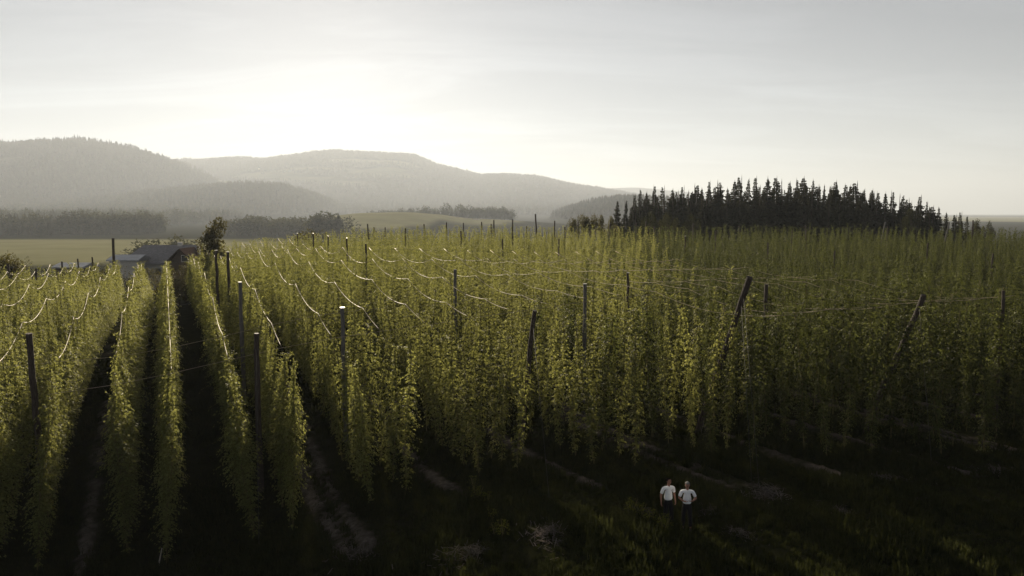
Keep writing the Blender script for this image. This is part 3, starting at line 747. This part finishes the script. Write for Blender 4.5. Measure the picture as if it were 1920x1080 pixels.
def straw_mesh(k):
    r = np.random.default_rng(850 + k); V = []; F = []
    for q in range(260):
        a = r.uniform(0, 6.28); d = np.array([math.cos(a), math.sin(a), r.normal(0, 0.3)]); rr = abs(r.normal(0, 0.45)); b2 = r.uniform(0, 6.28)
        p = np.array([rr * 1.5 * math.cos(b2), rr * math.sin(b2), 0.02 + 0.22 * math.exp(-(rr / 0.5) ** 2) * r.random()]); l = r.uniform(0.1, 0.35); sw = np.array([-d[1], d[0], 0]) * 0.012
        n = len(V); V += [p - d * l / 2 - sw, p - d * l / 2 + sw, p + d * l / 2 + sw, p + d * l / 2 - sw]; F.append((n, n + 1, n + 2, n + 3))
    return mesh("straw_heap", V, F, M['straw'])
STRAW = [straw_mesh(k) for k in range(3)]
for n, (px, py, sx) in enumerate([(690,1045,1.2),(888,1042,1.3),(1030,1005,1.2),(1218,968,1.0),(1330,963,1.1),(1440,930,1.3),(1582,966,0.9),(1664,906,1.3),(1712,942,1.0),(1388,1002,0.7),(1872,888,1.1)]):
    for Y in np.arange(20, 45, 0.1):
        p = at(px, py, Y)
        if p.z <= gz(p.x, p.y): break
    o = link("straw_heap", STRAW[n % 3], loc=(p.x, p.y, gz(p.x, p.y)), rot=(0, 0, -0.6 + n), scale=(sx, sx, sx))
    tag(o, "pale heap of dry cut stalks on the dark grass, %s from the left" % nth(n + 1), "straw heap", "pale stalk heaps at the row ends", kind="stuff")
b = MB(); b.tube([(0, 0, -0.1), (0.16, 0.1, 0.75)], [0.03, 0.022], 7)
p = at(296, 1062, 30); st = link("stake", b.mesh("stake", M['stake']), loc=(p.x, p.y, gz(p.x, p.y))); tag(st, "short pale stake at the foot of the row left of the alley", "stake")

# ------------------------------------------------------------------ buildings
def wall_box(e, name, a, b, mat): 
    m = MB(); m.box(a, b); return link(name, m.mesh(name, mat), e)
def gable_roof(e, x0, x1, y0, y1, ze, zr, mat, over=0.5, hip=0.0, th=0.22, name="roof"):
    x0 -= over; x1 += over; y0 -= over; y1 += over; ym = (y0 + y1) / 2
    v = [(x0,y0,ze),(x1,y0,ze),(x1,y1,ze),(x0,y1,ze),(x0+hip,ym,zr),(x1-hip,ym,zr)]
    t = [(p[0],p[1],p[2]+th) for p in v]
    f = [(6,7,11,10),(8,9,10,11),(7,8,11),(9,6,10),(1,0,4,5),(3,2,5,4),(2,1,5),(0,3,4),(0,1,7,6),(1,2,8,7),(2,3,9,8),(3,0,6,9)]
    return link(name, mesh(name, v + t, f, mat), e)
def add_window(e, x, y, z, w_, h_):
    m = MB(); m.box((x - w_/2, y - 0.06, z), (x + w_/2, y - 0.01, z + h_)); o = link("window", m.mesh("window", M['plaster']), e)
    m = MB(); m.box((x - w_/2 + 0.08, y - 0.075, z + 0.08), (x + w_/2 - 0.08, y - 0.062, z + h_ - 0.08)); link("pane", m.mesh("pane", M['glass']), o)
def house_at(px, py, Y, rz, name, label, cat="house", group=None):
    p = at(px, py, Y); e = empty(name, (p.x, p.y, gz(p.x, p.y)), (0, 0, rz)); tag(e, label, cat, group); return e, p.z - gz(p.x, p.y)
# farmhouse with slate roof (ridge seen at y~457)
e, hr = house_at(322, 459, 140, R(4), "farmhouse", "farmhouse with broad grey slate roof and dark gable behind the hops", "house")
wall_box(e, "wall", (-7, -4.5, -1), (6.5, 4.5, hr - 3.2), M['plaster'])
r_ = gable_roof(e, -7, 6.5, -4.5, 4.5, hr - 3.35, hr - 0.25, M['roof'], 0.7, hip=2.6)
m = MB(); m.box((1.2, -0.4, hr - 1.2), (1.9, 0.4, hr + 0.5)); link("chimney", m.mesh("chimney", M['plaster']), r_)
wall_box(e, "gable_wing", (2.2, -8.0, -1), (6.3, -4.6, hr - 2.9), M['timber'])
w_ = MB(); w_.add([(1.7,-8.6,hr-3.1),(4.4,-8.6,hr-0.55),(7.1,-8.6,hr-3.1),(1.7,-1,hr-3.1),(4.4,-1,hr-0.55),(7.1,-1,hr-3.1),
                   (1.7,-8.6,hr-2.9),(4.4,-8.6,hr-0.32),(7.1,-8.6,hr-2.9),(1.7,-1,hr-2.9),(4.4,-1,hr-0.32),(7.1,-1,hr-2.9)],
                  [(6,7,10,9),(7,8,11,10),(0,3,4,1),(1,4,5,2),(0,1,7,6),(1,2,8,7),(3,9,10,4),(4,10,11,5),(0,6,9,3),(2,5,11,8)])
link("wing_roof", w_.mesh("wing_roof", M['roofbrown']), e)
g_ = MB(); g_.add([(2.2,-7.98,hr-2.9),(6.6,-7.98,hr-2.9),(4.4,-7.98,hr-0.8),(2.2,-7.9,hr-2.9),(6.6,-7.9,hr-2.9),(4.4,-7.9,hr-0.8)], [(0,1,2),(5,4,3),(0,2,5,3),(1,4,5,2),(0,3,4,1)])
link("gable", g_.mesh("gable", M['timber']), e)
add_window(e, 5.3, -8.05, hr - 2.7, 1.5, 1.2)
for x in (-5.5, -3.2, -0.9): add_window(e, x, -4.5, hr - 5.3, 1.1, 1.3)
# low shed with pale sheet roof left of it
e, hr = house_at(243, 478, 134, R(2), "shed", "low shed with bright sheet roof left of the farmhouse", "shed")
wall_box(e, "wall", (-2.4, -2.5, -1), (2.4, 2.5, hr - 0.9), M['plaster'])
gable_roof(e, -2.4, 2.4, -2.5, 2.5, hr - 0.95, hr - 0.15, M['sheet'], 0.4)
e, hr = house_at(142, 493, 128, R(-3), "shed", "long low shed with pale roof glimpsed between the left poles", "shed")
wall_box(e, "wall", (-2.4, -2, -1), (2.4, 2, hr - 0.7), M['timber'])
gable_roof(e, -2.4, 2.4, -2, 2, hr - 0.75, hr - 0.15, M['sheet'], 0.4)
vil = [(782,407,15,"left-most white house"),(800,409,11,"second white house"),(815,405,13,"third white house, with grey roof"),(834,409,12,"fourth white house"),(852,408,16,"fifth white house, long and low"),(893,411,12,"right-most white house, apart from the others")]
for n, (px, py, wd, lb) in enumerate(vil):
    e, hr = house_at(px, py, 1330, R(-10 + n * 9), "house", "%s in the hazy village" % lb, "house", "houses of the hazy village")
    b0 = hr - 7.5
    wall_box(e, "wall", (-wd/2, -4, b0 - 6), (wd/2, 4, hr - 3), M['plaster'])
    gable_roof(e, -wd/2, wd/2, -4, 4, hr - 3.1, hr, M['roof'] if n % 2 else M['roofbrown'], 0.6)
    for x in (-wd/3, 0, wd/3): add_window(e, x, -4, hr - 5.4, 1.3, 1.5)
for n, (px, py, Y) in enumerate([(286,315,4500),(455,329,5400),(486,333,5400)]):
    e, hr = house_at(px, py, Y, R(10 * n), "house", "tiny pale farmhouse on the hazy hillside, %s from the left" % nth(n + 1), "house", "farmhouses on the far hillside")
    e.location.z = e.location.z
    wall_box(e, "wall", (-8, -5, -3), (8, 5, 6), M['plaster']); gable_roof(e, -8, 8, -5, 5, 5.9, 10, M['roofbrown'], 0.6)

# ------------------------------------------------------------------ far woods (read as masses)
def far_conifer(k):
    r = np.random.default_rng(900 + k); V = []; F = []
    n = 7
    for z0, z1, rr in ((0.08, 0.5, 0.30), (0.3, 0.75, 0.22), (0.55, 1.0, 0.14)):
        b = len(V); V.append((0, 0, z1))
        for q in range(n): 
            a = 6.283 * q / n + r.uniform(-0.2, 0.2); x = rr * r.uniform(0.65, 1.2); V.append((x * math.cos(a), x * math.sin(a), z0 + r.uniform(-0.04, 0.05)))
        F += [(b, b + 1 + q, b + 1 + (q + 1) % n) for q in range(n)]
    return mesh("far_conifer", V, F, M['fartree'])
def far_broad(k):
    r = np.random.default_rng(950 + k); V = []; F = []; nb = 0
    lobes = [(np.array([r.normal(0, .16), r.normal(0, .16), r.uniform(.35, .8)]), r.uniform(.16, .26)) for _ in range(7)]
    for q in range(150):
        c, rr = lobes[q % 7]; d = r.normal(0, 1, 3); d /= np.linalg.norm(d)
        A = leaf_frame(d + r.normal(0, .5, 3), np.array([0, 0, 1.0]) + r.normal(0, .5, 3))
        V.append(c + d * rr * r.uniform(.7, 1.1) + (LEAF * r.uniform(.08, .15)) @ A.T); F.extend([tuple(i + nb for i in f) for f in LEAF_F]); nb += 6
    b = MB(); b.tube([(0, 0, -0.05), (0, 0, 0.5)], [0.03, 0.02], 5)
    V2 = np.concatenate(V).tolist(); F += [tuple(i + nb for i in f) for f in b.f]; V2 += b.v
    return mesh("far_broadleaf", V2, F, M['fartree'])
FC = [far_conifer(k) for k in range(5)]; FB = [far_broad(k) for k in range(4)]
def wood(name, label, xs, ys, hlo, hhi, srcs, sink=0.3, wide=1.0):
    z = ground_h(xs, ys) - sink; n = len(xs)
    h = rng.uniform(hlo, hhi, n); wv = h * rng.uniform(0.75, 1.25, n) * wide
    o = scatter(name, np.stack([xs, ys, z], 1), np.stack([np.zeros(n), np.zeros(n), rng.uniform(0, 6.28, n)], 1), np.stack([wv, wv, h], 1), rng.integers(0, len(srcs), n), srcs)
    return tag(o, label, "wood", kind="stuff")
def sample(x0, x1, y0, y1, n, meadow=True):
    x = rng.uniform(x0, x1, n); y = rng.uniform(y0, y1, n)
    k = np.abs(x) < y * 0.75 + 30
    if meadow: k &= meadow_mask(x, y) < 0.25
    return x[k], y[k]
x, y = sample(-4150, -680, 1100, 4300, 26000); k = (ground_h(x, y) > 3) | ((x < -0.36 * y) & (y > 1250)); wood("hill_forest", "hazy forest covering the left mountain", x[k], y[k], 20, 36, FC + FB[:2])
x, y = sample(-4150, 2000, 2900, 6700, 28000); k = (ground_h(x, y) > 2) & ((y > 4400) | (x > -1080)); wood("hill_forest", "paler hazy forest on the long middle ridge", x[k], y[k], 21, 38, FC + FB[:2])
x, y = sample(0, 930, 1850, 2460, 3400); k = ground_h(x, y) > -6; wood("hill_forest", "blue-grey wooded hill beside the spruce wood", x[k], y[k], 15, 26, FC)
def crest_wood(label, px0, px1, Y, n, hlo, hhi):
    px = rng.uniform(px0, px1, n); yy = Y + rng.uniform(-50, 40, n); wood("crest_trees", label, (px - 960) / FPX * yy, yy, hlo, hhi, FC + FB[:1], sink=1.0, wide=0.8)
crest_wood("tall ragged trees along the left mountain's crest", -60, 315, 4150, 240, 28, 52)
crest_wood("rounded clump of trees in the saddle between the two ridges", 338, 378, 6350, 40, 30, 50)
crest_wood("fine tree line on the long middle ridge", 380, 1150, 6600, 320, 32, 50)
def belt(pts, Y, n, jy, hlo, hhi):
    """scattered along a line in plan"""
    P_ = [at(px, 470, Yq) for px, Yq in pts]; t = np.sort(rng.uniform(0, len(P_) - 1, n)); a = np.minimum(t.astype(int), len(P_) - 2); f = t - a
    X = np.array([p.x for p in P_]); Yv = np.array([p.y for p in P_])
    return X[a] + (X[a + 1] - X[a]) * f + rng.normal(0, 3, n), Yv[a] + (Yv[a + 1] - Yv[a]) * f + rng.uniform(0, jy, n)
x, y = belt([(-120, 790), (100, 820), (210, 860), (270, 890)], 0, 330, 60, 0, 0); wood("tree_belt", "brownish belt of trees behind the left meadow", x, y, 10, 26, FC[:2] + FB, wide=0.95)
x, y = belt([(240, 330), (300, 345), (345, 350)], 0, 16, 20, 0, 0); wood("tree_belt", "hazy round trees behind the farmhouse", x, y, 8, 13.5, FB, wide=1.2)
x, y = belt([(400, 780), (560, 800)], 0, 70, 80, 0, 0); wood("tree_belt", "hazy low trees in the valley behind the lone tree", x, y, 13, 21, FB, wide=1.2)
x, y = belt([(575, 690), (632, 700)], 0, 40, 40, 0, 0); wood("tree_belt", "dark hazy copse left of the pale meadow", x, y, 16, 25, FB + FC[:1])
x, y = belt([(690, 1480), (760, 1460), (880, 1400), (960, 1420)], 0, 190, 60, 0, 0); wood("tree_belt", "hazy trees around the village", x, y, 12, 24, FB + FC[:2])

# ------------------------------------------------------------------ people
def skin_obj(name, verts, edges, radii, mat, parent=None, sub=2, root=0, loc=None, rot=None):
    me = bpy.data.meshes.new(name); me.from_pydata(verts, edges, []); me.materials.append(mat)
    o = link(name, me, parent, loc, rot)
    md = o.modifiers.new("skin", 'SKIN'); md.use_smooth_shade = True; md.branch_smoothing = 0.4
    if not me.skin_vertices:
        bpy.context.view_layer.objects.active = o
        bpy.ops.mesh.customdata_skin_add()
    for k, r in enumerate(radii):
        s = me.skin_vertices[0].data[k]; s.radius = r if isinstance(r, tuple) else (r, r); s.use_root = (k == root)
    ss = o.modifiers.new("subdivision", 'SUBSURF'); ss.levels = 1; ss.render_levels = sub
    return o
def chain_builder():
    v, e, r = [], [], []
    def add(p, rad, frm=None):
        v.append(tuple(p)); r.append(rad); k = len(v) - 1
        if frm is not None: e.append((frm, k))
        return k
    return v, e, r, add
def person(name, loc, rz, label, hair, elbows, wrists, head_turn, head_tilt, stance, hold):
    """faces -y at rz = 0; z up, 1.78 m tall"""
    v, e, r, add = chain_builder()
    pel = add((0, 0, 0.96), (0.10, 0.08)); sp = add((0, 0.0, 1.16), (0.10, 0.075), pel); ch = add((0, 0.01, 1.34), (0.08, 0.06), sp)
    nk = add((0, 0.015, 1.49), (0.062, 0.062), ch); n2 = add((0, 0.0, 1.55), (0.056, 0.058), nk)
    ft = Matrix.Rotation(head_turn, 3, 'Z') @ Matrix.Rotation(head_tilt, 3, 'X'); hc = Vector((0, -0.01, 1.55))
    def hp(p): return tuple(hc + ft @ Vector(p))
    jaw = add(hp((0, -0.03, 0.05)), (0.060, 0.066), n2); face = add(hp((0, -0.022, 0.12)), (0.074, 0.088), jaw); cr = add(hp((0, -0.008, 0.18)), (0.072, 0.084), face); tp = add(hp((0, 0.0, 0.215)), (0.045, 0.055), cr)
    ns = add(hp((0, -0.105, 0.105)), (0.014, 0.016), face)
    for s in (-1, 1):
        add(hp((s * 0.082, 0.01, 0.11)), (0.012, 0.022), face)
        sh = add((s * 0.185, 0.01, 1.405), (0.040, 0.040), ch)
        el = add(elbows[s], (0.043, 0.043), sh); wr = add(wrists[s][0], (0.027, 0.030), el)
        d = Vector(wrists[s][1]).normalized()
        sidev = d.cross(Vector(wrists[s][2])).normalized()
        W_ = Vector(wrists[s][0]); pm = add(W_ + d * 0.055, (0.034, 0.026), wr)
        curl = Vector(wrists[s][2]).normalized()
        for q, (ln, off) in enumerate(((0.070, -0.030), (0.080, -0.010), (0.075, 0.010), (0.060, 0.029))):
            k1 = add(W_ + d * 0.100 + sidev * off, 0.0095, pm); k2 = add(W_ + d * (0.100 + ln * 0.5) + sidev * off * 1.05 + curl * 0.010, 0.0085, k1); add(W_ + d * (0.100 + ln * 0.85) + sidev * off * 1.05 + curl * 0.034, 0.0075, k2)
        t1 = add(W_ + d * 0.035 + sidev * -0.045 + curl * 0.012, 0.011, pm); add(W_ + d * 0.075 + sidev * -0.058 + curl * 0.030, 0.009, t1)
        hipp = add((s * 0.09, 0.0, 0.90), (0.070, 0.07), pel); kn = add((s * 0.10 + stance[s][0] * 0.5, -0.02 + stance[s][1] * 0.5, 0.50), (0.048, 0.05), hipp)
        an = add((s * 0.11 + stance[s][0], 0.02 + stance[s][1], 0.09), (0.032, 0.034), kn); add((s * 0.125 + stance[s][0], -0.13 + stance[s][1], 0.05), (0.022, 0.018), an)
    o = skin_obj(name, v, e, r, M['skin'], None, 2, 0, loc, (0, 0, rz)); tag(o, label, "person")
    # shirt
    v, e, r, add = chain_builder()
    a = add((0, 0, 0.96), (0.168, 0.130)); b_ = add((0, 0.0, 1.05), (0.164, 0.126), a); c = add((0, 0.0, 1.20), (0.160, 0.120), b_); d_ = add((0, 0.012, 1.36), (0.160, 0.116), c); tq = add((0, 0.012, 1.44), (0.128, 0.100), d_); add((0, 0.012, 1.495), (0.086, 0.080), tq)
    for s in (-1, 1):
        s1 = add((s * 0.10, 0.012, 1.425), (0.092, 0.088), tq); sh = add((s * 0.195, 0.01, 1.42), (0.068, 0.068), s1); E_ = Vector(elbows[s]); S_ = Vector((s * 0.185, 0.01, 1.43)); add(S_.lerp(E_, 0.55), (0.062, 0.062), sh); add(S_.lerp(E_, 0.85), (0.067, 0.066), len(v) - 1)
    sh_o = skin_obj("shirt", v, e, r, M['white'], o, 2)
    m = MB()
    for s in (-1, 1):
        m.add([(s*0.012,-0.075,1.495),(s*0.07,-0.03,1.525),(s*0.088,-0.055,1.485),(s*0.035,-0.115,1.445),(s*0.012,-0.079,1.489),(s*0.07,-0.034,1.519),(s*0.088,-0.06,1.479),(s*0.035,-0.12,1.439)],[(0,1,2,3),(7,6,5,4),(0,3,7,4),(1,0,4,5),(2,1,5,6),(3,2,6,7)])
    link("collar", m.mesh("collar", M['white']), o)
    # trousers
    v, e, r, add = chain_builder()
    a = add((0, 0, 1.06), (0.145, 0.112)); b_ = add((0, 0, 0.93), (0.155, 0.125), a)
    for s in (-1, 1):
        hipp = add((s * 0.09, 0.0, 0.84), (0.100, 0.104), b_); kn = add((s * 0.10 + stance[s][0] * 0.5, -0.02 + stance[s][1] * 0.5, 0.50), (0.076, 0.080), hipp); add((s * 0.11 + stance[s][0], 0.015 + stance[s][1], 0.11), (0.070, 0.074), kn)
    skin_obj("trousers", v, e, r, M['trouser'], o, 2)
    for s in (-1, 1):
        v, e, r, add = chain_builder(); X = s * 0.11 + stance[s][0]; Yy = stance[s][1]
        a = add((X, 0.05 + Yy, 0.055), (0.048, 0.05)); b_ = add((X, -0.06 + Yy, 0.05), (0.048, 0.042), a); add((X + s * 0.012, -0.17 + Yy, 0.042), (0.046, 0.032), b_)
        skin_obj("shoe", v, e, r, M['leather'], o, 1)
    # hair cap: shell over the crown and back of the head
    hm = bmesh.new(); bmesh.ops.create_uvsphere(hm, u_segments=18, v_segments=12, radius=1.0)
    bmesh.ops.delete(hm, geom=[q for q in hm.verts if (q.co.z < -0.25) or (q.co.y < -0.35 and q.co.z < 0.42)], context='VERTS')
    me = bpy.data.meshes.new("hair")
    for q in hm.verts:
        k = 1 + 0.03 * math.sin(q.co.x * 17 + q.co.z * 9)
        q.co = hc + ft @ Vector((q.co.x * 0.090 * k, 0.006 + q.co.y * 0.106 * k, 0.145 + q.co.z * 0.100 * k))
    hm.to_mesh(me); hm.free(); me.materials.append(hair); link("hair", me, o)
    for s in (-1, 1):
        em = bmesh.new(); bmesh.ops.create_icosphere(em, subdivisions=1, radius=0.012); me = bpy.data.meshes.new("eye")
        for q in em.verts: q.co = hc + ft @ (q.co + Vector((s * 0.033, -0.098, 0.128)))
        em.to_mesh(me); em.free(); me.materials.append(M['eye']); link("eye", me, o)
    return o
pL = at(1252, 985, 26.3); pR = at(1287, 992, 25.9)
DN = (0, 0, -1)
person("person", (pL.x, pL.y, gz(pL.x, pL.y)), R(14), "man with dark hair in white short-sleeved shirt, arm hanging, looking at his companion", M['darkhair'],
       {-1: (-0.28, 0.04, 1.16), 1: (0.26, 0.06, 1.17)}, {-1: ((-0.29, -0.03, 0.93), (0.0, -0.1, -1), (1, 0, 0)), 1: ((0.25, -0.06, 0.95), (0, -0.2, -1), (-1, 0, 0))},
       R(48), R(-8), {-1: (-0.02, 0.0), 1: (0.03, -0.05)}, None)
person("person", (pR.x, pR.y, gz(pR.x, pR.y)), R(-8), "grey-haired man in white short-sleeved shirt, both hands held before his belly", M['greyhair'],
       {-1: (-0.29, -0.02, 1.18), 1: (0.31, -0.02, 1.19)}, {-1: ((-0.14, -0.24, 1.14), (0.8, -0.45, 0.0), (0, 0.3, 1)), 1: ((0.17, -0.24, 1.17), (-0.8, -0.45, 0.0), (0, 0.3, 1))},
       R(-18), R(12), {-1: (-0.03, 0.0), 1: (0.03, -0.03)}, None)

# ------------------------------------------------------------------ haze
hm_, t = new_mat("haze"); o_ = t.nodes.new("ShaderNodeOutputMaterial"); pv = t.nodes.new("ShaderNodeVolumePrincipled")
pv.inputs['Color'].default_value = (0.45, 0.50, 0.57, 1); pv.inputs['Density'].default_value = HAZE_DENSITY; pv.inputs['Anisotropy'].default_value = HAZE_ANISO
t.links.new(pv.outputs[0], o_.inputs['Volume'])
m = MB(); m.box((-12000, -2400, -60), (12000, 15200, 560))
hz = link("haze", m.mesh("haze", hm_)); tag(hz, "pale evening haze filling the valley", "haze", kind="stuff")
